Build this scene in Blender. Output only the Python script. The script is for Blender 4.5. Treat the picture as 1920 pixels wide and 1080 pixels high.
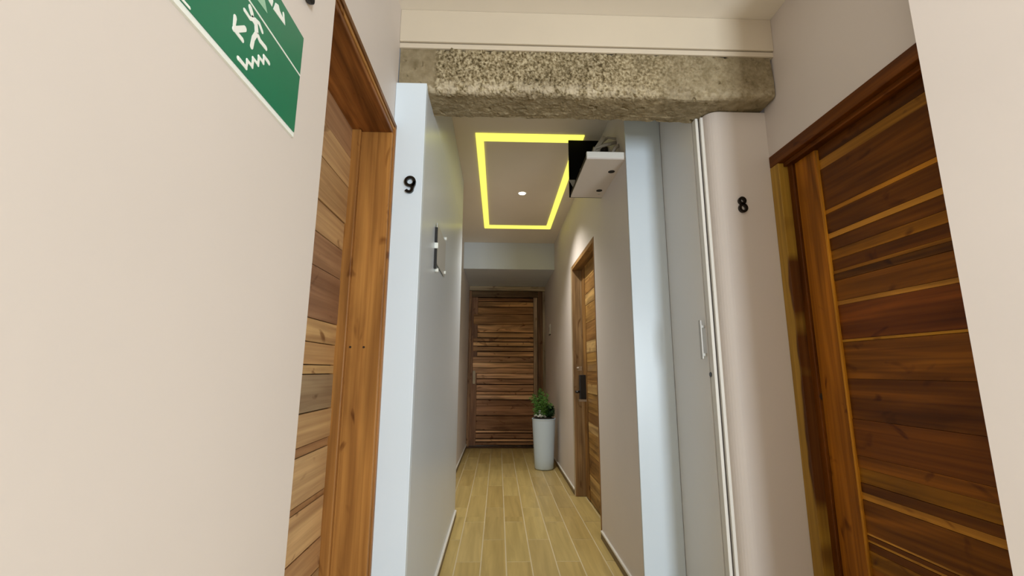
import bpy, bmesh, math, random
from mathutils import Vector, Matrix, noise

S = bpy.context.scene
for o in list(bpy.data.objects):
    bpy.data.objects.remove(o, do_unlink=True)
COL = S.collection

# ------------------------------------------------------------------ camera
cam_d = bpy.data.cameras.new('camera')
cam = bpy.data.objects.new('camera', cam_d)
COL.objects.link(cam)
cam_d.sensor_width = 36.0
cam_d.lens = 15.616
cam_d.clip_start = 0.02
rx, up, bk = Vector((1.0, -.031, .005)), Vector((-.011, -.182, .983)), Vector((-.029, -.983, -.182))
bk.normalize(); rx = (rx - bk * rx.dot(bk)).normalized(); up = bk.cross(rx)
M = Matrix((rx, up, bk)).transposed().to_4x4()
M.translation = (0, 0, 1.15)
cam.matrix_world = M
S.camera = cam

# ------------------------------------------------------------------ light and exposure
S.view_settings.view_transform = 'Standard'
S.view_settings.look = 'None'
S.view_settings.gamma = 1
S.view_settings.use_curve_mapping = False
S.view_settings.exposure = 0.0
W = bpy.data.worlds.new('world'); S.world = W
W.use_nodes = True
W.node_tree.nodes['Background'].inputs[0].default_value = (.80, .88, 1.0, 1)
W.node_tree.nodes['Background'].inputs[1].default_value = 0.5


def area_light(name, loc, target, sx, sy, power, col):
    l = bpy.data.lights.new(name, 'AREA')
    l.shape = 'RECTANGLE'; l.size = sx; l.size_y = sy; l.energy = power; l.color = col
    o = bpy.data.objects.new(name, l); COL.objects.link(o)
    o.location = loc
    o.rotation_euler = (Vector(target) - Vector(loc)).to_track_quat('-Z', 'Y').to_euler()
    return o


def lamp(name, kind, loc, power, col, radius):
    l = bpy.data.lights.new(name, kind); l.energy = power; l.color = col; l.shadow_soft_size = radius
    o = bpy.data.objects.new(name, l); COL.objects.link(o); o.location = loc
    return o


area_light('window_daylight', (1.95, -3.08, 1.15), (.55, 2.2, 1.0), .80, 1.6, 142, (.86, .95, 1.0))
sp = lamp('passage_lamp', 'SPOT', (.214, 4.064, 2.82), 118, (1.0, .96, .87), .035)
sp.data.spot_size = math.radians(118); sp.data.spot_blend = .9

# ------------------------------------------------------------------ materials
def mat(name, col=(.8, .8, .8), rough=.5, metal=0.0, spec=.5):
    m = bpy.data.materials.new(name); m.use_nodes = True
    b = m.node_tree.nodes['Principled BSDF']
    b.inputs['Base Color'].default_value = (*col, 1)
    b.inputs['Roughness'].default_value = rough
    b.inputs['Metallic'].default_value = metal
    b.inputs['Specular IOR Level'].default_value = spec
    return m


def nd(m, t, **kw):
    n = m.node_tree.nodes.new(t)
    for k, v in kw.items():
        setattr(n, k, v)
    return n


def lk(m, a, b):
    m.node_tree.links.new(a, b)


def noise_bump(m, scale, strength, dist=.002, detail=4):
    b = m.node_tree.nodes['Principled BSDF']
    tc = nd(m, 'ShaderNodeTexCoord'); n = nd(m, 'ShaderNodeTexNoise'); bp = nd(m, 'ShaderNodeBump')
    n.inputs['Scale'].default_value = scale; n.inputs['Detail'].default_value = detail
    bp.inputs['Strength'].default_value = strength; bp.inputs['Distance'].default_value = dist
    lk(m, tc.outputs['Object'], n.inputs['Vector']); lk(m, n.outputs['Fac'], bp.inputs['Height'])
    lk(m, bp.outputs['Normal'], b.inputs['Normal'])
    return n


def paint(name, col, rough=.55, var=.03):
    m = mat(name, col, rough, 0, .35)
    b = m.node_tree.nodes['Principled BSDF']
    noise_bump(m, 60, .08)
    tc = nd(m, 'ShaderNodeTexCoord'); n = nd(m, 'ShaderNodeTexNoise'); r = nd(m, 'ShaderNodeValToRGB')
    n.inputs['Scale'].default_value = 1.7; n.inputs['Detail'].default_value = 3
    r.color_ramp.elements[0].position = .3; r.color_ramp.elements[1].position = .7
    r.color_ramp.elements[0].color = (*[c * (1 - var) for c in col], 1)
    r.color_ramp.elements[1].color = (*[min(1, c * (1 + var)) for c in col], 1)
    lk(m, tc.outputs['Object'], n.inputs['Vector']); lk(m, n.outputs['Fac'], r.inputs['Fac'])
    lk(m, r.outputs['Color'], b.inputs['Base Color'])
    return m


def wood(name, axis, rough=.42, contrast=1.0):
    """grain along one axis, tone from the object's own colour"""
    m = mat(name, (.4, .2, .08), rough, 0, .16)
    b = m.node_tree.nodes['Principled BSDF']
    tc = nd(m, 'ShaderNodeTexCoord'); oi = nd(m, 'ShaderNodeObjectInfo')
    off = nd(m, 'ShaderNodeVectorMath', operation='SCALE'); off.inputs[0].default_value = (13.1, 27.7, 41.3)
    lk(m, oi.outputs['Random'], off.inputs['Scale'])
    add = nd(m, 'ShaderNodeVectorMath', operation='ADD')
    lk(m, tc.outputs['Object'], add.inputs[0]); lk(m, off.outputs['Vector'], add.inputs[1])

    def grain(along, across, detail, dist):
        mp = nd(m, 'ShaderNodeMapping')
        s = [across] * 3; s['XYZ'.index(axis)] = along
        mp.inputs['Scale'].default_value = s
        n = nd(m, 'ShaderNodeTexNoise'); n.inputs['Scale'].default_value = 1
        n.inputs['Detail'].default_value = detail; n.inputs['Distortion'].default_value = dist
        lk(m, add.outputs['Vector'], mp.inputs['Vector']); lk(m, mp.outputs['Vector'], n.inputs['Vector'])
        return n
    n1 = grain(1.3, 15, 3, .9); n2 = grain(1.2, 75, 4, .3); n3 = grain(5.0, 9, 2, 1.4)
    r1 = nd(m, 'ShaderNodeValToRGB'); r2 = nd(m, 'ShaderNodeValToRGB'); r3 = nd(m, 'ShaderNodeValToRGB')
    for r, lo, hi, p0, p1 in ((r1, 1 - .48 * contrast, 1 + .28 * contrast, .33, .68), (r2, 1 - .22 * contrast, 1 + .15 * contrast, .35, .65)):
        r.color_ramp.elements[0].position = p0; r.color_ramp.elements[1].position = p1
        r.color_ramp.elements[0].color = (lo, lo * .93, lo * .88, 1); r.color_ramp.elements[1].color = (hi, hi, hi * .95, 1)
    r3.color_ramp.elements[0].position = .27; r3.color_ramp.elements[1].position = .36
    r3.color_ramp.elements[0].color = (.45, .36, .32, 1); r3.color_ramp.elements[1].color = (1, 1, 1, 1)
    lk(m, n1.outputs['Fac'], r1.inputs['Fac']); lk(m, n2.outputs['Fac'], r2.inputs['Fac']); lk(m, n3.outputs['Fac'], r3.inputs['Fac'])
    cur = oi.outputs['Color']
    for r in (r1, r2, r3):
        mx = nd(m, 'ShaderNodeVectorMath', operation='MULTIPLY')
        lk(m, cur, mx.inputs[0]); lk(m, r.outputs['Color'], mx.inputs[1]); cur = mx.outputs['Vector']
    lk(m, cur, b.inputs['Base Color'])
    bp = nd(m, 'ShaderNodeBump'); bp.inputs['Strength'].default_value = .25; bp.inputs['Distance'].default_value = .001
    lk(m, n2.outputs['Fac'], bp.inputs['Height']); lk(m, bp.outputs['Normal'], b.inputs['Normal'])
    return m


def emit(name, col, s):
    m = bpy.data.materials.new(name); m.use_nodes = True
    b = m.node_tree.nodes['Principled BSDF']
    b.inputs['Base Color'].default_value = (*col, 1)
    b.inputs['Emission Color'].default_value = (*col, 1)
    b.inputs['Emission Strength'].default_value = s
    return m


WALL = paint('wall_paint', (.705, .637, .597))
FACE = paint('daylight_tinted_paint', (.76, .86, .97), .3, .015)  # blue daylight falling on the left end face, put into its paint colour
FACE2 = paint('pale_daylight_tinted_paint', (.66, .745, .83), .3, .015)  # same daylight tint, dimmer, painted into the right end face
CLOS = paint('closet_paint', (.83, .82, .81), .32, .015)
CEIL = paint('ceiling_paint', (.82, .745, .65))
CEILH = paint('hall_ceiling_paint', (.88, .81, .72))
FASC = paint('fascia_paint', (.66, .575, .46))
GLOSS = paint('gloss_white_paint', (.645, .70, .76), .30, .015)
TRIMW = paint('white_trim_paint', (.80, .78, .74), .4, .015)
WOODX = wood('wood_grain_x', 'X'); WOODY = wood('wood_grain_y', 'Y'); WOODZ = wood('wood_grain_z', 'Z')
SOFTY = wood('pale_wood_grain_y', 'Y', .5, .55); SOFTZ = wood('frame_wood_grain_z', 'Z', .42, .7)
OLDX = wood('weathered_wood_x', 'X', .5, 1.15)
GAP = mat('joint_shadow', (.035, .018, .008), .9)
BLACK = mat('black_plastic', (.012, .012, .014), .35)
MATTE = mat('matte_black_sheet', (.003, .003, .004), .9, 0, .1)
CHROME = mat('brushed_metal', (.62, .60, .57), .28, 1.0)
HAND = mat('satin_grey_metal', (.47, .46, .44), .45, .3)
GREYP = mat('grey_plastic', (.50, .49, .47), .4)
GREEN = mat('sign_green', (.008, .185, .095), .3)
SWHITE = mat('sign_white', (.90, .93, .90), .35)
SPALE = mat('sign_pale_green', (.33, .58, .42), .35)
POTM = mat('white_glaze', (.64, .79, .97), .22)
SOIL = mat('dark_soil', (.02, .016, .012), .95); noise_bump(SOIL, 90, .8, .01)
PEB = mat('pale_pebble', (.62, .64, .62), .6)
LEAF = mat('fern_green', (.085, .22, .035), .5)
LEAF2 = mat('fern_dark_green', (.012, .05, .013), .5)
CABLE = mat('grey_cable', (.42, .38, .32), .5)
FOIL = mat('grey_bent_sheet', (.50, .47, .40), .5)
GROUT = paint('grout', (.66, .56, .36), .9, .08)
LED = emit('led_strip_glow', (1.0, .95, .15), 1.0)
SPOT = emit('downlight_glow', (1.0, .93, .78), 6.0)
HOLE = mat('hole_dark', (.015, .012, .01), .9)

# floor tile: wood look print, tone per tile
TILE = mat('wood_look_tile', (.3, .22, .12), .38)
def _tile():
    m = TILE; b = m.node_tree.nodes['Principled BSDF']
    tc = nd(m, 'ShaderNodeTexCoord'); oi = nd(m, 'ShaderNodeObjectInfo')
    off = nd(m, 'ShaderNodeVectorMath', operation='SCALE'); off.inputs[0].default_value = (17, 31, 7)
    lk(m, oi.outputs['Random'], off.inputs['Scale'])
    add = nd(m, 'ShaderNodeVectorMath', operation='ADD')
    lk(m, tc.outputs['Object'], add.inputs[0]); lk(m, off.outputs['Vector'], add.inputs[1])
    mp = nd(m, 'ShaderNodeMapping'); mp.inputs['Scale'].default_value = (22, 1.6, 22)
    n = nd(m, 'ShaderNodeTexNoise'); n.inputs['Scale'].default_value = 1; n.inputs['Detail'].default_value = 4
    n.inputs['Distortion'].default_value = .8
    lk(m, add.outputs['Vector'], mp.inputs['Vector']); lk(m, mp.outputs['Vector'], n.inputs['Vector'])
    r = nd(m, 'ShaderNodeValToRGB'); r.color_ramp.elements[0].position = .3; r.color_ramp.elements[1].position = .72
    r.color_ramp.elements[0].color = (.82, .80, .76, 1); r.color_ramp.elements[1].color = (1.12, 1.12, 1.12, 1)
    lk(m, n.outputs['Fac'], r.inputs['Fac'])
    mx = nd(m, 'ShaderNodeVectorMath', operation='MULTIPLY')
    lk(m, oi.outputs['Color'], mx.inputs[0]); lk(m, r.outputs['Color'], mx.inputs[1]); lk(m, mx.outputs['Vector'], b.inputs['Base Color'])
_tile()

# raw concrete: hacked rough on the left, smoother to the right (vertex attributes 'hacked' and 'chipped')
CONC = mat('raw_concrete', (.3, .26, .17), .95, 0, .1)
def _conc():
    m = CONC; b = m.node_tree.nodes['Principled BSDF']
    tc = nd(m, 'ShaderNodeTexCoord')
    at = nd(m, 'ShaderNodeAttribute', attribute_name='hacked'); ac = nd(m, 'ShaderNodeAttribute', attribute_name='chipped')

    def ns(scale, det):
        n = nd(m, 'ShaderNodeTexNoise'); n.inputs['Scale'].default_value = scale; n.inputs['Detail'].default_value = det
        lk(m, tc.outputs['Object'], n.inputs['Vector']); return n
    n = ns(82, 5); nf = ns(26, 6); n2 = ns(5, 3); n3 = ns(38, 2)
    r = nd(m, 'ShaderNodeValToRGB'); e = r.color_ramp.elements
    e[0].position = .34; e[0].color = (.10, .075, .038, 1)
    e[1].position = .66; e[1].color = (.56, .49, .35, 1)
    k = e.new(.48); k.color = (.30, .245, .15, 1)
    rf = nd(m, 'ShaderNodeValToRGB'); e = rf.color_ramp.elements
    e[0].position = .30; e[0].color = (.215, .17, .10, 1)
    e[1].position = .70; e[1].color = (.37, .31, .21, 1)
    mix = nd(m, 'ShaderNodeMix', data_type='RGBA')
    lk(m, n.outputs['Fac'], r.inputs['Fac']); lk(m, nf.outputs['Fac'], rf.inputs['Fac'])
    lk(m, at.outputs['Fac'], mix.inputs[0]); lk(m, rf.outputs['Color'], mix.inputs[6]); lk(m, r.outputs['Color'], mix.inputs[7])
    # pale broken aggregate along the lower arris
    rc = nd(m, 'ShaderNodeValToRGB'); e = rc.color_ramp.elements
    e[0].position = .40; e[0].color = (0, 0, 0, 1); e[1].position = .55; e[1].color = (1, 1, 1, 1)
    mu = nd(m, 'ShaderNodeMath', operation='MULTIPLY')
    lk(m, n3.outputs['Fac'], rc.inputs['Fac']); lk(m, rc.outputs['Color'], mu.inputs[0]); lk(m, ac.outputs['Fac'], mu.inputs[1])
    mix2 = nd(m, 'ShaderNodeMix', data_type='RGBA'); mix2.inputs[7].default_value = (.60, .53, .41, 1)
    lk(m, mu.outputs[0], mix2.inputs[0]); lk(m, mix.outputs[2], mix2.inputs[6])
    r2 = nd(m, 'ShaderNodeValToRGB')
    r2.color_ramp.elements[0].position = .3; r2.color_ramp.elements[0].color = (.80, .78, .74, 1)
    r2.color_ramp.elements[1].position = .7; r2.color_ramp.elements[1].color = (1.12, 1.10, 1.06, 1)
    mx = nd(m, 'ShaderNodeVectorMath', operation='MULTIPLY')
    lk(m, n2.outputs['Fac'], r2.inputs['Fac'])
    lk(m, mix2.outputs[2], mx.inputs[0]); lk(m, r2.outputs['Color'], mx.inputs[1]); lk(m, mx.outputs['Vector'], b.inputs['Base Color'])
    bp = nd(m, 'ShaderNodeBump'); bp.inputs['Strength'].default_value = .5; bp.inputs['Distance'].default_value = .003
    lk(m, n.outputs['Fac'], bp.inputs['Height']); lk(m, bp.outputs['Normal'], b.inputs['Normal'])
_conc()


# ------------------------------------------------------------------ mesh helpers
class MB:
    def __init__(s):
        s.v = []; s.f = []; s.smooth = False

    def box(s, x0, x1, y0, y1, z0, z1):
        i = len(s.v)
        s.v += [(x0, y0, z0), (x1, y0, z0), (x1, y1, z0), (x0, y1, z0), (x0, y0, z1), (x1, y0, z1), (x1, y1, z1), (x0, y1, z1)]
        s.f += [tuple(i + k for k in q) for q in ((0, 3, 2, 1), (4, 5, 6, 7), (0, 1, 5, 4), (1, 2, 6, 5), (2, 3, 7, 6), (3, 0, 4, 7))]
        return s

    def prism(s, pts, fn):
        """pts: 2D outline; fn(u, v, k) gives the 3D point of face k (0 or 1)"""
        i = len(s.v); n = len(pts)
        s.v += [fn(u, v, 0) for u, v in pts] + [fn(u, v, 1) for u, v in pts]
        s.f.append(tuple(range(i + n - 1, i - 1, -1))); s.f.append(tuple(range(i + n, i + 2 * n)))
        for k in range(n):
            a, b = i + k, i + (k + 1) % n
            s.f.append((a, b, b + n, a + n))
        return s

    def tube(s, path, r, n=10):
        i = len(s.v); P = [Vector(p) for p in path]
        rr = r if isinstance(r, (list, tuple)) else [r] * len(P)
        ref = None
        for k, p in enumerate(P):
            t = (P[min(k + 1, len(P) - 1)] - P[max(k - 1, 0)]).normalized()
            if ref is None:
                ref = t.orthogonal().normalized()
            u = (ref - t * ref.dot(t)).normalized(); w = t.cross(u); ref = u
            for a in range(n):
                an = 2 * math.pi * a / n
                s.v.append(tuple(p + (u * math.cos(an) + w * math.sin(an)) * rr[k]))
        for k in range(len(P) - 1):
            for a in range(n):
                b = (a + 1) % n
                s.f.append((i + k * n + a, i + k * n + b, i + (k + 1) * n + b, i + (k + 1) * n + a))
        s.f.append(tuple(i + a for a in range(n))[::-1]); s.f.append(tuple(i + (len(P) - 1) * n + a for a in range(n)))
        return s

    def lathe(s, prof, c, n=32):
        i = len(s.v)
        for r, z in prof:
            for a in range(n):
                an = 2 * math.pi * a / n
                s.v.append((c[0] + r * math.cos(an), c[1] + r * math.sin(an), c[2] + z))
        for k in range(len(prof) - 1):
            for a in range(n):
                b = (a + 1) % n
                s.f.append((i + k * n + a, i + k * n + b, i + (k + 1) * n + b, i + (k + 1) * n + a))
        s.f.append(tuple(i + a for a in range(n))[::-1]); s.f.append(tuple(i + (len(prof) - 1) * n + a for a in range(n)))
        return s

    def build(s, name, m, parent=None, bevel=0, smooth=False, color=None):
        base = Vector((0, 0, 0))
        if parent is not None:
            p = parent
            while p is not None:
                base += p.location; p = p.parent
        elif s.v:   # origin at the middle of the base
            xs, ys, zs = zip(*s.v)
            base = Vector(((min(xs) + max(xs)) / 2, (min(ys) + max(ys)) / 2, min(zs)))
        me = bpy.data.meshes.new(name)
        me.from_pydata([tuple(Vector(v) - base) for v in s.v], [], s.f)
        bm = bmesh.new(); bm.from_mesh(me)
        bmesh.ops.recalc_face_normals(bm, faces=bm.faces)
        if bevel:
            bmesh.ops.bevel(bm, geom=[e for e in bm.edges if e.calc_face_angle(0) > .6], offset=bevel, segments=2, profile=.5, affect='EDGES', clamp_overlap=True)
        bm.to_mesh(me); bm.free()
        me.materials.append(m)
        if smooth:
            for p in me.polygons:
                p.use_smooth = True
        o = bpy.data.objects.new(name, me); COL.objects.link(o)
        if parent is not None:
            o.parent = parent
        else:
            o.location = base
        if color:
            o.color = (*color, 1)
        return o


def tag(o, label, cat=None, group=None, kind=None):
    o['label'] = label
    if cat: o['category'] = cat
    if group: o['group'] = group
    if kind: o['kind'] = kind
    return o


def thing(name, label, cat, loc, kind=None, group=None):
    o = bpy.data.objects.new(name, None); COL.objects.link(o)
    o.location = loc; o.empty_display_size = .1
    return tag(o, label, cat, group, kind)


def struct(name, mb, m, label, bevel=0):
    return tag(mb.build(name, m, None, bevel), label, name.split('_')[0], None, 'structure')


rnd = random.Random(7)

# ------------------------------------------------------------------ room shell
HC, CC = 2.80, 2.84           # ceilings of the hall and of the passage
Y0 = -3.2
w = MB()
w.box(-.80, -.39, Y0, .913, 0, HC)                # near wall with the sign
w.box(-.80, -.469, .913, 1.80, 2.20, HC)          # above the door
w.box(-.80, -.469, 1.80, 1.828, 2.412, HC)
w.box(-.80, -.72, .913, 1.80, 0, 2.20)            # behind the door
w.box(-.80, -.475, 3.82, 7.30, 0, CC)             # recessed far length
struct('wall_left', w, WALL, 'warm white painted wall on the left, carrying the green sign')
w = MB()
struct('trim_4', MB().box(-.469, -.333, 1.80, 1.8285, 0, 2.412), FACE, 'white wall face carrying the figure nine, blue daylight painted in', .002)
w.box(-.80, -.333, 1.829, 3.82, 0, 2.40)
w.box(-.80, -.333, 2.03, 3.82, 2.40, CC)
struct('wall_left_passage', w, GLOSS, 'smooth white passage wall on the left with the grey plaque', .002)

w = MB()
w.prism([(1.20, 1.10), (1.37, .85), (3.2, .85), (3.2, 1.10)], lambda x, y, k: (x, y, (0, HC)[k]))  # near pier, its face splayed to even out the light it catches
w.box(1.28, 1.60, 1.10, 1.93, 2.152, HC)
w.box(1.45, 1.60, 1.10, 1.93, 0, 2.152)
arc = [(1.055 - .060 * math.sin(a), 1.985 - .055 * math.cos(a)) for a in [i * math.pi / 2 / 8 for i in range(9)]]
pl = [(1.60, 1.93)] + arc + [(.995, 2.012), (.972, 2.45), (1.60, 2.45)]
w.prism(pl, lambda x, y, k: (x, y, (0, 2.386)[k]))
w.box(.972, 1.60, 2.03, 2.45, 2.386, CC)
struct('wall_right', w, WALL, 'warm white painted wall on the right, with the figure eight beside the door')
w = MB()
w.box(.739, 1.60, 2.424, 3.345, 0, CC)
w.box(.739, 1.10, 3.345, 4.41, 2.19, CC)
w.box(.95, 1.10, 3.345, 4.41, 0, 2.19)
w.box(.739, 1.10, 4.41, 7.30, 0, CC)
struct('wall_right_passage', w, WALL, 'white passage wall on the right, with the inner wooden door')
struct('trim_3', MB().box(.739, .949, 2.412, 2.4235, 0, CC), FACE2, 'white end face of the right passage wall, blue daylight painted in', .002)
struct('wall_far', MB().box(-.475, .739, 7.16, 7.30, 0, 2.475), WALL, 'end wall of the passage behind the dark plank door')
wr = MB()
wr.box(-.80, 1.25, Y0 - .12, Y0, 0, HC); wr.box(1.25, 3.2, Y0 - .12, Y0, 2.2, HC); wr.box(2.65, 3.2, Y0 - .12, Y0, 0, 2.2)
wr.box(1.25, 2.65, Y0 - .12, Y0, 0, .30)
struct('wall_rear', wr, WALL, 'rear wall of the hall behind the viewer with a window opening')
struct('wall_hall', MB().box(3.2, 3.32, Y0 - .12, 1.10, 0, HC), WALL, 'far side wall of the hall behind the viewer')
struct('ceiling', MB().box(-.80, 3.32, Y0 - .12, 1.828, HC, HC + .12), CEILH, 'plain white ceiling of the hall in front of the beam')
struct('ceiling_passage', MB().box(-.80, 1.60, 2.03, 7.30, CC, CC + .12), CEIL, 'white passage ceiling with the yellow light frame')
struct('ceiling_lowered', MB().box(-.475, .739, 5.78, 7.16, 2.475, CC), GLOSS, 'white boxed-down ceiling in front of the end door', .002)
struct('trim_1', MB().box(-.469, 1.28, 1.812, 2.03, 2.634, HC), FASC, 'smooth cream plaster band between ceiling and raw concrete beam', .003)
struct('trim_2', MB().box(-.469, 1.28, 1.820, 2.03, 2.606, 2.630), FASC, 'thin cream plaster lip just above the raw concrete', .002)

# floor: slab and separate tiles
fl = thing('floor', 'floor of beige wood-look plank tiles with pale joints', 'floor', (0, 0, 0), 'structure')
MB().box(-.80, 3.32, Y0 - .12, 7.30, -.08, -.003).build('grout_bed', GROUT, fl)
zones = [(-.333, .739, 2.45, 3.82), (-.475, .739, 3.82, 7.16), (-.333, .949, 1.93, 2.45), (-.39, 1.20, .10, 1.80), (-.333, 1.27, 1.80, 1.93), (.7395, .842, 3.366, 4.385)]
TW, TL, PH = .153, .725, -.093
tones = [(.56, .425, .165), (.60, .46, .18), (.51, .38, .15), (.58, .44, .18), (.53, .39, .145)]
for ci in range(-3, 10):
    x0 = PH + ci * TW
    st = 2.975 if ci % 2 else 3.335
    for ri in range(-5, 7):
        y0 = st + ri * TL
        col = rnd.choice(tones)
        for zn, (a, b, c, d) in enumerate(zones):
            xa, xb = max(x0 + .004, a), min(x0 + TW - .004, b)
            ya, yb = max(y0 + .005, c), min(y0 + TL - .005, d)
            if xb - xa > .008 and yb - ya > .01:
                MB().box(xa, xb, ya, yb, -.004, -.001).build('tile', TILE, fl, 0, False, col)

# skirting
SKT = mat('skirting_tile', (.16, .11, .055), .5)
def skirting(name, label, x0, x1, y0, y1):
    t = thing(name, label, 'baseboard', ((x0 + x1) / 2, (y0 + y1) / 2, 0), 'structure')
    MB().box(x0, x1, y0, y1, 0, .040).build('skirting_tile', SKT, t)
    MB().box(x0 - .001, x1 + .001, y0, y1, .040, .052).build('top_bead', TRIMW, t)['label'] = 'white top bead'
skirting('baseboard_left', 'low brown skirting with white top bead along the near left passage wall', -.333, -.322, 1.83, 3.82)
skirting('baseboard_left_far', 'low brown skirting with white top bead on the recessed left wall', -.475, -.464, 3.82, 7.05)
skirting('baseboard_right', 'low brown skirting with white top bead before the inner door on the right', .728, .739, 2.43, 3.34)
skirting('baseboard_right_far', 'low brown skirting with white top bead behind the plant pot on the right', .728, .739, 4.45, 7.05)

# ------------------------------------------------------------------ raw concrete beam
def concrete():
    prof = []
    N1, N2, N3 = 44, 4, 34
    z0, z1, ya, yb = 2.606, 2.392, 1.830, 2.030
    for i in range(N1): prof.append((ya, z0 + (z1 + .02 - z0) * i / (N1 - 1), -1, 0))
    for i in range(1, N2 + 1):
        a = math.pi / 2 * i / N2; prof.append((ya + .02 - .02 * math.cos(a), z1 + .02 - .02 * math.sin(a), -math.cos(a), -math.sin(a)))
    for i in range(1, N3): prof.append((ya + .02 + (yb - ya - .02) * i / (N3 - 1), z1, 0, -1))
    NX = 340; x0, x1 = -.466, 1.273
    vs, fs, hk, ch = [], [], [], []
    sm = lambda t: max(0, min(1, t)) ** 2 * (3 - 2 * max(0, min(1, t)))
    for j in range(NX + 1):
        x = x0 + (x1 - x0) * j / NX
        for (y, z, ny, nz) in prof:
            p = Vector((x, y, z))
            wob = noise.noise(p * 9) * .12
            rough = sm((x + .315) / .03) * (1 - .85 * sm((x - .30 + wob) / .75))
            under = ny > -.5
            if under: rough *= .45 if y < 1.865 else .18
            d = noise.noise(p * 55) * .007 + noise.noise(p * 120) * .005
            d += max(0, noise.noise(p * 75 + Vector((3, 9, 1))) - .22) * .020
            d *= .15 + .95 * rough
            d += noise.noise(p * 13) * .004 + noise.noise(p * 30) * .002
            if under and y > 1.99: d += noise.noise(p * 22) * .006
            pit = max(0, noise.noise(p * 34 + Vector((7, 1, 4))) - .52)
            d -= pit * .06
            low = max(0, 1 - abs(z - 2.412) / .05) if not under else max(0, 1 - (y - 1.83) / .03)
            zz = z
            if x > 1.17 and z < 2.45: zz += (x - 1.17) * .10
            if .62 < x < .99 and under: zz -= .006 * sm((x - .62) / .3)
            xx = x
            if x > 1.2: xx += .006 * math.sin((z - 2.35) * 14) * (x - 1.2) / .073 - .004
            edge = min(1, (x - x0) / .01, (x1 - x) / .01)
            vs.append((xx, y + ny * d * edge, zz + nz * d * edge))
            hk.append(max(0, min(1, rough * 1.1))); ch.append(low * (.35 + .65 * sm((.75 - x) / .5)) * sm((x + .36) / .06))
    n = len(prof)
    for j in range(NX):
        for i in range(n - 1):
            fs.append((j * n + i, (j + 1) * n + i, (j + 1) * n + i + 1, j * n + i + 1))
    # back and top so that it is solid
    k = len(vs)
    for j in (0, NX):
        x = vs[j * n][0]; vs.append((x, 2.03, 2.606)); hk.append(0); ch.append(0)
    fs.append((0, k, k + 1, NX * n)); fs.append((n - 1, NX * n + n - 1, k + 1, k))
    fs.append(tuple(range(n)) + (k,)); fs.append(tuple(NX * n + i for i in range(n - 1, -1, -1)) + (k + 1,))
    m = MB(); m.v = vs; m.f = fs
    o = m.build('concrete_beam', CONC)
    for nm, vals in (('hacked', hk), ('chipped', ch)):
        o.data.attributes.new(nm, 'FLOAT', 'POINT').data.foreach_set('value', vals)
    tag(o, 'raw chipped concrete beam crossing above the passage entrance', 'beam', None, 'structure')
concrete()

# ------------------------------------------------------------------ doors
def tone(c, v=.08):
    k = 1 + rnd.uniform(-v, v)
    return tuple(x * k for x in c)


def rich(c):
    return (c[0] * 1.22, c[1] * .95, c[2] * .30)

ORANGE = (.36, .165, .045); PALE = (.46, .29, .15); PINK = (.34, .195, .11)

# door by the figure nine (left)
d9 = thing('door_1', 'wooden door with pale tan planks in an orange frame, beside the figure nine', 'door', (-.60, 1.37, 0), 'structure')
fr = bpy.data.objects.new('door_frame', None); COL.objects.link(fr); fr.parent = d9
MB().box(-.70, -.467, 1.775, 1.80, 0, 2.20).build('jamb', SOFTZ, fr, .003, False, ORANGE)
MB().box(-.60, -.461, 1.755, 1.776, 0, 2.145).build('jamb_face', SOFTZ, fr, .003, False, tone((.40, .19, .055)))
MB().box(-.475, -.455, 1.776, 1.799, 0, 2.188).build('casing', SOFTZ, fr, .003, False, tone((.33, .15, .045)))
MB().box(-.70, -.463, .915, 1.775, 2.145, 2.165).build('head_jamb', WOODY, fr, .003, False, (.30, .12, .035))
MB().box(-.482, -.459, .915, 1.80, 2.165, 2.178).build('head_casing', WOODY, fr, .002, False, (.40, .2, .06))
MB().box(-.475, -.455, .915, 1.80, 2.180, 2.20).build('head_casing', WOODY, fr, .002, False, (.28, .125, .035))
MB().box(-.640, -.588, 1.735, 1.775, 0, 2.145).build('door_stop', SOFTZ, fr, .004, False, tone((.36, .17, .05)))
MB().box(-.70, -.463, .915, .940, 0, 2.145).build('jamb', SOFTZ, fr, .003, False, ORANGE)
for z in (1.235,):
    for x in (-.575, -.523):
        MB().lathe([(.004, 0), (.004, .0015)], (0, 0, 0), 10)
        sc = MB(); sc.tube([(x, 1.7555, z), (x, 1.7535, z)], .0045, 10); sc.build('screw_plug', GAP, fr)
MB().box(-.69, -.655, .94, 1.775, .01, 2.145).build('leaf_back', GAP, d9)
z9 = [2.145, 2.011, 1.881, 1.727, 1.615, 1.497, 1.318, 1.24, 1.165, 1.133, 1.01, .906, .875, .726, .706, .566, .465, .33, .2, .08, .01]
t9 = [PINK, PALE, (.42, .26, .13), PALE, (.33, .19, .11), (.29, .16, .095), (.52, .33, .16), (.50, .31, .15), (.53, .35, .17), (.34, .25, .16), (.48, .31, .16), (.36, .2, .1), (.52, .35, .19), (.37, .21, .1), (.55, .36, .19), (.38, .22, .11), (.44, .29, .15), PINK, PALE, PINK]
for i in range(len(z9) - 1):
    q = .0012 + .0006 * rnd.random()
    MB().box(-.66, -.624 + rnd.uniform(-.003, .003), .945, 1.745, z9[i + 1] + q, z9[i] - q).build('plank', SOFTY, d9, .0015, False, tone(tuple(v * 1.08 for v in t9[i]), .05))

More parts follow.
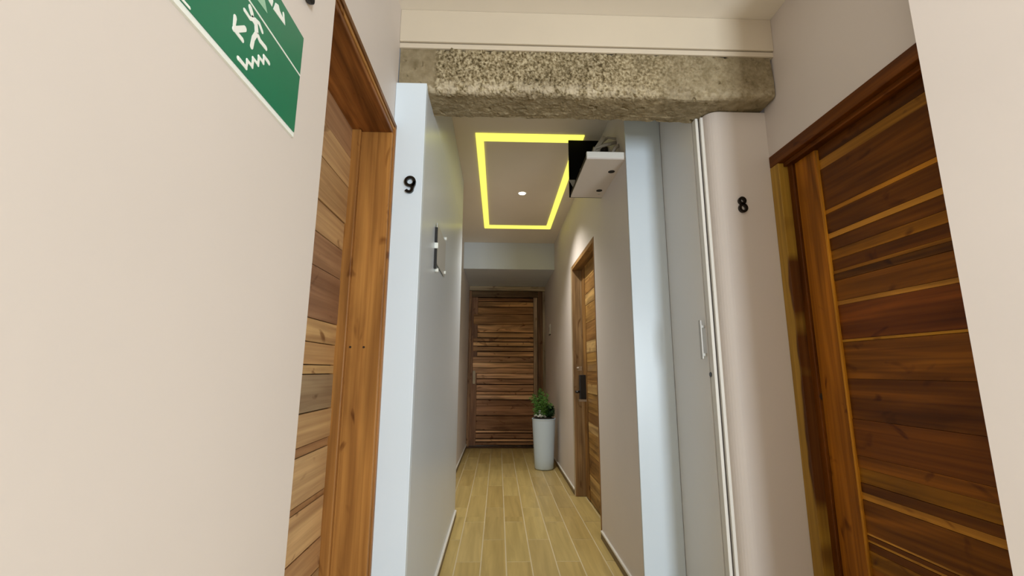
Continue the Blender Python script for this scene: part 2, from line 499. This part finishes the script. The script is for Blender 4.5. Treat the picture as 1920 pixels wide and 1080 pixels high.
# door by the figure eight (right)
d8 = thing('door_2', 'wooden door of dark orange-brown planks, on the right beside the figure eight', 'door', (1.34, 1.5, 0), 'structure')
fr = bpy.data.objects.new('door_frame', None); COL.objects.link(fr); fr.parent = d8
HEART = mat('sapwood_heartwood', (.3, .15, .04), .4, 0, .2)
def _heart():
    m = HEART; b = m.node_tree.nodes['Principled BSDF']
    tc = nd(m, 'ShaderNodeTexCoord'); sx = nd(m, 'ShaderNodeSeparateXYZ'); lk(m, tc.outputs['Object'], sx.inputs[0])
    mp = nd(m, 'ShaderNodeMapping'); mp.inputs['Scale'].default_value = (.5, .5, 1.7); lk(m, tc.outputs['Object'], mp.inputs['Vector'])
    n = nd(m, 'ShaderNodeTexNoise'); n.inputs['Scale'].default_value = 1; n.inputs['Detail'].default_value = 3; lk(m, mp.outputs['Vector'], n.inputs['Vector'])
    ma = nd(m, 'ShaderNodeMath', operation='MULTIPLY_ADD'); ma.inputs[1].default_value = .13; lk(m, n.outputs['Fac'], ma.inputs[0]); lk(m, sx.outputs['Y'], ma.inputs[2])
    mr = nd(m, 'ShaderNodeMapRange'); mr.inputs['From Min'].default_value = .427; mr.inputs['From Max'].default_value = .436
    lk(m, ma.outputs[0], mr.inputs['Value'])
    mp2 = nd(m, 'ShaderNodeMapping'); mp2.inputs['Scale'].default_value = (70, 70, 1.5); lk(m, tc.outputs['Object'], mp2.inputs['Vector'])
    n2 = nd(m, 'ShaderNodeTexNoise'); n2.inputs['Scale'].default_value = 1; n2.inputs['Detail'].default_value = 3; lk(m, mp2.outputs['Vector'], n2.inputs['Vector'])
    r = nd(m, 'ShaderNodeValToRGB'); r.color_ramp.elements[0].position = .3; r.color_ramp.elements[1].position = .7
    r.color_ramp.elements[0].color = (.72, .66, .6, 1); r.color_ramp.elements[1].color = (1.2, 1.2, 1.2, 1); lk(m, n2.outputs['Fac'], r.inputs['Fac'])
    mix = nd(m, 'ShaderNodeMix', data_type='RGBA'); mix.inputs[6].default_value = (.12, .042, .010, 1); mix.inputs[7].default_value = (.40, .23, .035, 1)
    lk(m, mr.outputs[0], mix.inputs[0])
    mx = nd(m, 'ShaderNodeVectorMath', operation='MULTIPLY'); lk(m, mix.outputs[2], mx.inputs[0]); lk(m, r.outputs['Color'], mx.inputs[1])
    lk(m, mx.outputs['Vector'], b.inputs['Base Color'])
_heart()
MB().box(1.276, 1.40, 1.868, 1.929, 0, 2.094).build('jamb', HEART, fr, .003)
MB().box(1.276, 1.40, 1.102, 1.929, 2.095, 2.151).build('head_jamb', WOODY, fr, .003, False, rich((.13, .05, .018)))
MB().box(1.30, 1.40, 1.102, 1.868, 2.075, 2.0945).build('head_stop', WOODY, fr, .003, False, rich((.12, .045, .016)))
MB().box(1.318, 1.40, 1.836, 1.868, 0, 2.08).build('door_stop', WOODZ, fr, .003, False, rich((.13, .05, .018)))
MB().box(1.276, 1.40, 1.102, 1.125, 0, 2.095).build('jamb', WOODZ, fr, .003, False, rich((.22, .1, .03)))
kn = MB(); kn.tube([(1.336, 1.835, 1.05), (1.336, 1.8335, 1.05)], [.017, .012], 8); kn.build('knot', GAP, fr)
MB().box(1.328, 1.38, 1.705, 1.834, .01, 2.075).build('stile', WOODZ, d8, .004, False, rich((.29, .13, .032)))
MB().box(1.3265, 1.36, 1.696, 1.706, .01, 2.07).build('stile_edge', WOODZ, d8, .003, False, rich((.44, .24, .07)))
MB().box(1.345, 1.385, 1.125, 1.71, .01, 2.075).build('leaf_back', GAP, d8)
z8 = [2.075, 2.022, 1.979, 1.801, 1.783, 1.701, 1.679, 1.63, 1.59, 1.546, 1.533, 1.505, 1.424, 1.407, 1.273, 1.263, 1.125, .978, .848, .804, .752, .719, .693, .581, .573, .558, .549, .523, .465, .33, .2, .08, .01]
D, Mi, L, G = (.135, .055, .016), (.20, .088, .022), (.36, .205, .09), (.235, .125, .028)
t8 = [(.09, .035, .012), (.33, .19, .08), D, (.40, .21, .06), D, L, D, (.25, .125, .03), (.16, .065, .018), (.34, .18, .05), (.11, .05, .016), Mi, (.38, .22, .105), (.145, .05, .017), (.42, .25, .07), Mi, (.15, .062, .018), (.14, .055, .016), (.23, .10, .025), G, (.12, .05, .015), L, Mi, (.45, .28, .16), D, (.42, .26, .12), D, G, Mi, D, Mi, D]
for i in range(len(z8) - 1):
    q = .0004
    MB().box(1.336 + rnd.uniform(-.0015, .0015), 1.356, 1.126, 1.697, z8[i + 1] + q, z8[i] - q).build('plank', WOODY, d8, .0008, False, rich(tone(t8[i], .05)))

# inner door on the right passage wall
d3 = thing('door_3', 'narrow-looking wooden plank door with black lock in the right passage wall', 'door', (.82, 3.87, 0), 'structure')
fr = bpy.data.objects.new('door_frame', None); COL.objects.link(fr); fr.parent = d3
MB().box(.735, .93, 4.385, 4.41, 0, 2.19).build('jamb', WOODZ, fr, .003, False, (.34, .22, .12))
MB().box(.735, .93, 3.346, 3.366, 0, 2.19).build('jamb', WOODZ, fr, .003, False, (.34, .19, .08))
MB().box(.735, .93, 3.366, 4.385, 2.150, 2.19).build('head_jamb', WOODY, fr, .003, False, (.30, .17, .07))
MB().box(.729, .737, 4.395, 4.435, 0, 2.19).build('casing', WOODZ, fr, .002, False, (.52, .45, .36))
MB().box(.842, .93, 4.365, 4.385, 0, 2.15).build('door_stop', WOODZ, fr, .002, False, (.33, .2, .1))
MB().box(.826, .87, 4.21, 4.365, .012, 2.15).build('stile', WOODZ, d3, .003, False, (.27, .145, .05))
MB().box(.845, .875, 3.366, 4.21, .012, 2.15).build('leaf_back', GAP, d3)
z = 2.15; k = 0
pal = [(.36, .21, .07), (.28, .15, .05), (.42, .27, .11), (.30, .17, .055), (.25, .13, .045), (.46, .31, .14), (.33, .19, .06)]
while z > .03:
    h = rnd.choice((.085, .11, .14, .17)); zb = max(.012, z - h)
    if zb < .05: zb = .012
    MB().box(.831 + rnd.uniform(0, .003), .86, 3.367, 4.21, zb + .001, z - .001).build('plank', WOODY, d3, .001, False, tone(pal[k % 7], .1))
    z = zb; k += 1
lock = MB().box(.768, .832, 4.245, 4.300, .885, 1.110).build('lock_body', BLACK, d3, .006); lock['label'] = 'black electronic lock body'
lv = MB(); lv.tube([(.775, 4.272, .955), (.728, 4.272, .953)], .011, 12)
lv.tube([(.735, 4.272, .953), (.735, 4.19, .953)], .010, 12); lv.build('lever', BLACK, lock, 0, True)
lt = MB(); lt.box(.760, .800, 4.30, 4.312, 1.15, 1.19); lt.tube([(.752, 4.306, 1.17), (.77, 4.306, 1.17)], .012, 10); lt.build('latch', CHROME, d3)['label'] = 'small metal latch near the far jamb'
MB().box(.76, .83, 4.25, 4.31, .865, .885).build('strike_plate', CHROME, d3)

# end door
d2 = thing('door_4', 'dark weathered horizontal plank door at the end of the passage', 'door', (.07, 7.10, 0), 'structure')
fr = bpy.data.objects.new('door_frame', None); COL.objects.link(fr); fr.parent = d2
BR = (.125, .068, .036)
MB().box(-.474, -.432, 7.02, 7.16, 0, 2.40).build('jamb', WOODZ, fr, .004, False, (.30, .17, .095))
MB().box(.622, .70, 7.04, 7.16, 0, 2.40).build('jamb', WOODZ, fr, .004, False, (.26, .15, .085))
MB().box(.70, .738, 7.05, 7.16, 0, 2.40).build('side_casing', WOODZ, fr, .004, False, (.60, .52, .40))
MB().box(-.432, .622, 7.03, 7.16, 2.30, 2.40).build('head_jamb', WOODX, fr, .004, False, (.17, .11, .06))
MB().box(-.474, .738, 7.02, 7.16, 2.405, 2.474).build('head_casing', WOODX, fr, .004, False, (.55, .46, .33))
MB().box(-.474, .622, 6.98, 7.03, 0, .018).build('threshold', WOODX, fr, .003, False, (.10, .055, .03))
st = MB().box(-.432, -.335, 7.065, 7.13, .02, 2.30).build('stile', WOODZ, d2, .003, False, (.32, .17, .10))
MB().box(.555, .615, 7.052, 7.13, .02, 2.30).build('stile', WOODZ, d2, .004, False, (.55, .42, .31))['label'] = 'paler right stile'
MB().box(-.432, .62, 7.10, 7.14, .02, 2.30).build('leaf_back', GAP, d2)
zz = [2.295, 2.233, 2.144, 2.029, 1.865, 1.739, 1.652, 1.59, 1.516, 1.44, 1.355, 1.27, 1.185, 1.1, 1.02, .931, .823, .776, .704, .457, .248, .205, .121, .075, .022]
tt = [(.15, .08, .04), (.24, .145, .07), (.18, .10, .045), (.15, .085, .04), (.25, .15, .08), (.26, .16, .085), (.22, .13, .07), (.28, .18, .10), (.19, .115, .065), (.27, .17, .10), (.22, .135, .085), (.28, .18, .115), (.25, .155, .1), (.27, .175, .12), (.2, .12, .08), (.22, .135, .09), (.21, .125, .08), (.33, .225, .16), (.15, .085, .055), (.135, .075, .045), (.30, .19, .125), (.16, .09, .055), (.28, .175, .11), (.15, .085, .05)]
for i in range(len(zz) - 1):
    g = .007 if rnd.random() < .6 else .003
    yo = rnd.uniform(7.060, 7.078)
    x0 = -.40 if 1.10 < zz[i] < 2.05 and rnd.random() < .6 else -.335
    MB().box(x0, .553, yo - (.012 if x0 < -.39 else 0), 7.10, zz[i + 1] + g, zz[i] - g).build('plank', OLDX, d2, .006, False, tone(tuple(q * f for q, f in zip(tt[i], (2.9, 2.75, 2.55))), .08))
kb = MB(); kb.tube([(-.375, 7.07, 1.02), (-.375, 7.03, 1.02)], .013, 12); kb.box(-.395, -.355, 7.05, 7.066, .94, 1.14)
kb.build('handle', mat('old_brass', (.25, .19, .12), .4, .8), d2)

# closet door
cd = thing('door_5', 'tall flat white closet door with a bar handle, beside the figure eight', 'door', (.951, 2.19, 0), 'structure')
pm = MB(); pm.prism([(.9625, 2.034), (.9495, 2.4115), (.961, 2.4115), (.9715, 2.034)], lambda x, y, k: (x, y, (.01, 2.836)[k])); pm.build('panel', CLOS, cd, .001)
MB().box(.963, .977, 1.988, 2.024, 0, 2.384).build('trim_strip', TRIMW, cd, .002)
MB().box(.983, .9985, 1.976, 1.992, 0, 2.384).build('trim_strip', TRIMW, cd, .002)
h = MB()
h.box(.937, .945, 2.036, 2.056, 1.205, 1.385)
hb = h.build('bar_handle', HAND, cd, .002)
for z in (1.225, 1.355):
    p = MB(); p.box(.944, .9635, 2.041, 2.055, z - .006, z + .006); p.build('post', HAND, hb)
kh = MB(); kh.tube([(.9642, 2.022, 1.135), (.9606, 2.022, 1.135)], .011, 14)
kh.build('keyhole', BLACK, cd)

# ------------------------------------------------------------------ figures on the walls
def ribbon(path, wd, fn, mb, closed=False):
    """flat stroke of width wd along a 2D path, extruded between fn(..,0) and fn(..,1)"""
    P = [Vector((*p, 0)) for p in path]; n = len(P)
    A, B = [], []
    for i in range(n):
        a = P[(i - 1) % n] if closed or i else P[i]; b = P[(i + 1) % n] if closed or i < n - 1 else P[i]
        t = (b - a).normalized(); nn = Vector((-t.y, t.x, 0))
        h = (wd[i] if isinstance(wd, list) else wd) / 2
        A.append(P[i] + nn * h); B.append(P[i] - nn * h)
    i0 = len(mb.v)
    for i in range(n):
        for k in (0, 1):
            mb.v.append(fn(A[i].x, A[i].y, k)); mb.v.append(fn(B[i].x, B[i].y, k))
    for i in range(n if closed else n - 1):
        a = i0 + 4 * i; b = i0 + 4 * ((i + 1) % n)
        mb.f += [(a, b, b + 1, a + 1), (a + 2, a + 3, b + 3, b + 2), (a, a + 2, b + 2, b), (a + 1, b + 1, b + 3, a + 3)]
    if not closed:
        for a in (i0, i0 + 4 * (n - 1)):
            mb.f.append((a, a + 1, a + 3, a + 2))


NUM = mat('dark_bronze', (.022, .017, .012), .25, .5)
def ell(cx, cz, rx_, rz_, a0, a1, n):
    return [(cx + rx_ * math.cos(math.radians(a0 + (a1 - a0) * i / n)), cz + rz_ * math.sin(math.radians(a0 + (a1 - a0) * i / n))) for i in range(n + 1)]
n9 = MB(); f9 = lambda u, v, k: (u, 1.7995 - .012 * k, v)
cx9, cz9 = -.384, 1.926
ribbon(ell(cx9, cz9 + .013, .0185, .0185, 0, 360, 28)[:-1], .0115, f9, n9, True)
ribbon([(cx9 + .0185, cz9 + .013)] + [(cx9 + .0175 - .002 * i, cz9 + .002 - .0052 * i) for i in range(4)] + ell(cx9 - .003, cz9 - .013, .0155, .0205, -35, -145, 10), .0115, f9, n9)
tag(n9.build('number_nine', NUM, None), 'dark metal figure 9 on the bright white wall face', 'number')
n8 = MB(); f8 = lambda u, v, k: (u, 1.9295 - .012 * k, v)
cx8, cz8 = 1.126, 1.911
ribbon(ell(cx8 - .0015, cz8 + .0185, .0128, .0135, 0, 360, 26)[:-1], .0115, f8, n8, True)
ribbon(ell(cx8 + .0005, cz8 - .0165, .0152, .0165, 0, 360, 28)[:-1], .0115, f8, n8, True)
tag(n8.build('number_eight', NUM, None), 'dark metal figure 8 on the greyish wall left of the dark plank door', 'number')

# ------------------------------------------------------------------ green exit sign
sx = -.39
sg = thing('exit_sign', 'green escape route sign with running figure and stairs on the near left wall', 'sign', (sx, .56, 1.575))
MB().box(sx, sx + .004, .34, .7745, 1.5745, 1.783).build('backing_plate', SWHITE, sg)
MB().box(sx + .004, sx + .0055, .345, .7725, 1.5835, 1.6995).build('lower_panel', GREEN, sg)
MB().box(sx + .004, sx + .0055, .345, .7725, 1.7018, 1.782).build('upper_panel', GREEN, sg)
fs = lambda u, v, k: (sx + (.0054, .0062)[k], u, v)
fs2 = lambda u, v, k: (sx + (.0053, .0060)[k], u, v)
fs3 = lambda u, v, k: (sx + (.0052, .0058)[k], u, v)
def dot(mb, u, v, r, fn=None, n=12):
    mb.prism([(u + r * math.cos(2 * math.pi * i / n), v + r * math.sin(2 * math.pi * i / n)) for i in range(n)], fn or fs3)
def stroke(mb, path, wd, fn):
    ribbon(path, wd, fn, mb)
    for (u, v) in path: dot(mb, u, v, wd / 2)
ar = MB()
stroke(ar, [(.5702, 1.6485), (.5709, 1.6290), (.5931, 1.6292)], .0074, fs)
stroke(ar, [(.574, 1.6312), (.595, 1.6505)], .0088, fs2)
ar.build('arrow', SWHITE, sg)
mn = MB()
stroke(mn, [(.6005, 1.6925), (.6080, 1.6858)], .0088, fs)
stroke(mn, [(.5885, 1.6768), (.6037, 1.6758), (.6150, 1.6830)], .0062, fs2)
stroke(mn, [(.6110, 1.6812), (.6200, 1.6790), (.6242, 1.6678)], .0100, fs)
stroke(mn, [(.6166, 1.6850), (.6277, 1.6880), (.6384, 1.6820)], .0064, fs2)
stroke(mn, [(.6242, 1.6678), (.6176, 1.6530), (.6160, 1.6372)], .0082, fs2)
stroke(mn, [(.6250, 1.6678), (.6350, 1.6630), (.6535, 1.6642)], .0076, fs)
mn.build('running_figure', SWHITE, sg)
zg = MB()
stroke(zg, [(.5885, 1.5960), (.6094, 1.5957), (.6100, 1.6085), (.6234, 1.6085), (.6234, 1.6225), (.6376, 1.6225), (.6376, 1.6362), (.6507, 1.6358), (.6507, 1.6475), (.6666, 1.6470)], .0070, fs)
zg.build('stairs', SWHITE, sg)
MB().box(sx + .0054, sx + .0064, .345, .7725, 1.6988, 1.7018).build('dividing_line', SWHITE, sg)
g = MB()
g.prism([(.6405, 1.7465), (.6560, 1.7450), (.6575, 1.7560), (.6500, 1.7680)], fs)
g.prism([(.6605, 1.7445), (.6880, 1.7470), (.7020, 1.7492), (.6960, 1.7545), (.6800, 1.7590), (.6740, 1.7650), (.6650, 1.7610)], fs)
stroke(g, [(.6985, 1.7510), (.6945, 1.7590), (.6925, 1.7650)], .0056, fs2)
g.build('upper_figure', SWHITE, sg)
g = MB(); g.prism([(.6161, 1.7197), (.6453, 1.7222), (.634, 1.7367), (.610, 1.7480)], fs); g.build('upper_patch', SPALE, sg)
g = MB(); stroke(g, [(.40, 1.5848), (.4869, 1.5861)], .0035, fs); g.build('edge_line', SWHITE, sg)

bx = MB().box(-.39, -.374, .60, .786, 1.866, 1.93)
tag(bx.build('wall_fixture', BLACK, None, .006), 'small black fixture on the left wall just above the green sign', 'fixture')

# ------------------------------------------------------------------ ceiling lights
lf = thing('light_frame', 'rectangular frame of glowing yellow light strips on the passage ceiling', 'light', (.214, 4.06, CC - .008))
xa, xb, ya, yb = -.183, .612, 2.967, 5.150
for nm, b in (('light_strip', (xa, xb, ya, ya + .104)), ('light_strip', (xa, xb, yb - .105, yb)), ('light_strip', (xa, xa + .056, ya + .1045, yb - .1055)), ('light_strip', (xb - .056, xb, ya + .1045, yb - .1055))):
    MB().box(*b, CC - .008, CC).build(nm, LED, lf)
dl = thing('downlight', 'small round recessed spotlight glowing inside the yellow frame', 'light', (.214, 4.064, CC - .008))
mb = MB(); mb.lathe([(.030, 0), (.034, .004), (.034, .0078)], (.214, 4.064, CC - .008), 24); mb.build('lens', SPOT, dl)
mb = MB(); mb.lathe([(.036, .004), (.044, .004), (.046, .0075), (.036, .0075)], (.214, 4.064, CC - .008), 24); mb.build('ring', TRIMW, dl)

# ------------------------------------------------------------------ overhead service box
sb = thing('service_box', 'half-open overhead box with black back sheet and cables, high on the right passage wall', 'box', (.62, 2.74, 2.38))
SXL, SXR, SY0, SY1 = .512, .739, 2.435, 3.03
MB().box(SXL, SXR, SY0, SY1, 2.384, 2.388 + .006).build('underside_board', WALL, sb)
MB().box(SXL, SXR, SY0, SY0 + .02, 2.394, 2.432).build('front_edge', TRIMW, sb, .002)
MB().box(SXL, SXL + .012, SY0 + .02, SY1, 2.394, 2.420).build('side_batten', GAP, sb)
MB().box(.503, SXR, SY1, SY1 + .012, 2.386, 2.832).build('back_sheet', MATTE, sb)['label'] = 'black back sheet'
for (x, y) in ((.700, 2.60), (.690, 2.90)):
    hh = MB(); hh.lathe([(.021, 0), (.021, .0012)], (x, y, 2.3828), 20); hh.build('hole', HOLE, sb)
hh = MB(); hh.lathe([(.010, 0), (.010, .0012)], (.702, 2.965, 2.3828), 16); hh.build('hole', GREYP, sb)
for pts, r_ in ((((.61, 2.68, 2.43), (.625, 2.67, 2.555), (.67, 2.66, 2.60), (.738, 2.66, 2.615)), .009),
                (((.58, 2.60, 2.43), (.60, 2.61, 2.545), (.66, 2.62, 2.572), (.738, 2.60, 2.585)), .011),
                (((.64, 2.74, 2.43), (.655, 2.70, 2.62), (.70, 2.66, 2.650), (.738, 2.60, 2.61)), .008),
                (((.70, 2.56, 2.42), (.705, 2.56, 2.50), (.72, 2.55, 2.525), (.738, 2.54, 2.53)), .012)):
    c_ = MB(); c_.tube(pts, r_, 8); c_.build('cable', CABLE, sb, 0, True)
MB().box(.635, .735, 2.80, 2.86, 2.394, 2.665).build('dark_backing', BLACK, sb, .004)  # black block put in for the dark gaps behind the cables
sl = MB(); sl.prism([(.515, 2.430), (.545, 2.430), (.690, 2.655), (.668, 2.668)], lambda x, z, k: (x, 2.66 + .03 * k, z)); sl.build('bent_sheet', FOIL, sb, .002)
tb = MB(); tb.prism([(.500, 2.515), (.546, 2.515), (.532, 2.452)], lambda x, z, k: (x, 3.022 + .004 * k, z)); tb.build('torn_tab', GREYP, sb)

# ------------------------------------------------------------------ plaque on the left passage wall
pq = thing('wall_plaque', 'grey stand-off plaque with black edges on the left passage wall', 'plaque', (-.333, 2.4, 1.64))
GL = mat('grey_acrylic', (.56, .56, .55), .35)
MB().box(-.327, -.322, 2.216, 2.58, 1.69, 1.90).build('panel', GL, pq, .001)
MB().box(-.333, -.319, 2.203, 2.2155, 1.792, 1.872).build('edge_strip', BLACK, pq, .001)
MB().box(-.333, -.319, 2.203, 2.2155, 1.655, 1.758).build('edge_strip', BLACK, pq, .001)
MB().box(-.333, -.314, 2.200, 2.2165, 1.760, 1.790).build('clip', SWHITE, pq, .002)
for (y, z) in ((2.55, 1.915), (2.55, 1.71), (2.245, 1.655)):
    t = MB(); t.tube([(-.333, y, z), (-.313, y, z)], .010, 12); t.build('stand_off', SWHITE, pq, 0, True)

sw = thing('wall_switch', 'small pale switch plate on the right wall near the end door', 'switch', (.739, 6.35, 1.66))
MB().box(.727, .739, 6.30, 6.42, 1.66, 1.80).build('plate', TRIMW, sw, .003)
MB().box(.723, .727, 6.33, 6.39, 1.70, 1.76).build('rocker', GREYP, sw, .001)
MB().box(.722, .739, 6.29, 6.43, 1.645, 1.659).build('lower_edge', BLACK, sw, .002)

# ------------------------------------------------------------------ plant in tall pot
pcx, pcy = .556, 5.56
pp = thing('potted_plant', 'tall white planter with a green ferny plant in the passage corner', 'plant', (pcx, pcy, 0))
mb = MB(); mb.lathe([(.092, 0), (.106, .006), (.112, .02), (.119, .15), (.139, .55), (.143, .575), (.146, .58), (.140, .582), (.134, .575), (.132, .54)], (pcx, pcy, 0), 40)
mb.build('pot', POTM, pp, 0, True)
mb = MB(); mb.lathe([(.131, 0), (.131, .035), (.09, .05)], (pcx, pcy, .545), 28); mb.build('soil', SOIL, pp)
pb = MB()
for i in range(64):
    a = rnd.uniform(0, 6.28); r = .115 * math.sqrt(rnd.random()); s = rnd.uniform(.010, .019)
    c = Vector((pcx - .045 + r * math.cos(a) * .6, pcy - .02 + r * math.sin(a) * .7, .60 + rnd.uniform(.2, 1) * .085 * (1 - r / .13)))
    pb.lathe([(s * .35, -s * .6), (s, -.15 * s), (s * .9, .3 * s), (s * .3, .6 * s)], c, 7)
pbo = pb.build('pebbles', PEB, pp, 0, True); pbo['kind'] = 'stuff'
def frond(base, ang, lean, L, m, dens=34, wide=.06):
    mb = MB(); pts = []
    for i in range(10):
        t = i / 9; r = lean * t ** 1.4
        pts.append(Vector((base.x + r * math.cos(ang), base.y + r * math.sin(ang), base.z + L * (t - .30 * t * t * lean / .1))))
    mb.tube(pts, [.0022 - .0016 * i / 9 for i in range(10)], 4)
    for i in range(dens):
        t = .10 + .90 * i / dens; k = min(8, int(t * 9)); fq = t * 9 - k
        p = pts[k].lerp(pts[k + 1], fq); d = (pts[k + 1] - pts[k]).normalized()
        az = rnd.uniform(0, 6.28)
        side = (d.orthogonal().normalized() * math.cos(az) + d.cross(d.orthogonal().normalized()) * math.sin(az))
        ln = wide * (1 - .55 * t) * rnd.uniform(.6, 1.25)
        q = (side + d * rnd.uniform(.2, .9)).normalized()
        wv = q.cross(Vector((rnd.uniform(-1, 1), rnd.uniform(-1, 1), .4))).normalized() * .0062
        tip = p + q * ln + Vector((0, 0, -.006))
        if tip.x > .722: continue
        j = len(mb.v)
        mb.v += [tuple(p), tuple(p + q * ln * .45 + wv), tuple(tip), tuple(p + q * ln * .45 - wv)]
        mb.f.append((j, j + 1, j + 2, j + 3))
    mb.build('frond', m, pp)
for i in range(46):
    a = rnd.uniform(0, 6.28); r = .085 * math.sqrt(rnd.random())
    b = Vector((pcx + r * math.cos(a), pcy + r * math.sin(a), .59))
    cx_ = (b.x - (pcx - .015)) / .09
    top = .45 - .19 * abs(cx_) - (.12 if cx_ > .35 else 0)
    L = top * rnd.uniform(.55, 1.0)
    ln = rnd.uniform(.03, .09)
    if b.x + ln * math.cos(a) > .69: ln = max(.005, .68 - b.x)
    frond(b, a, ln, L, LEAF2 if L < .17 else LEAF)
for i in range(12):
    a = -1.5 + .3 * i
    frond(Vector((pcx + .055, pcy - .04, .60)), a, .06, rnd.uniform(.05, .12), LEAF2, 26, .05)
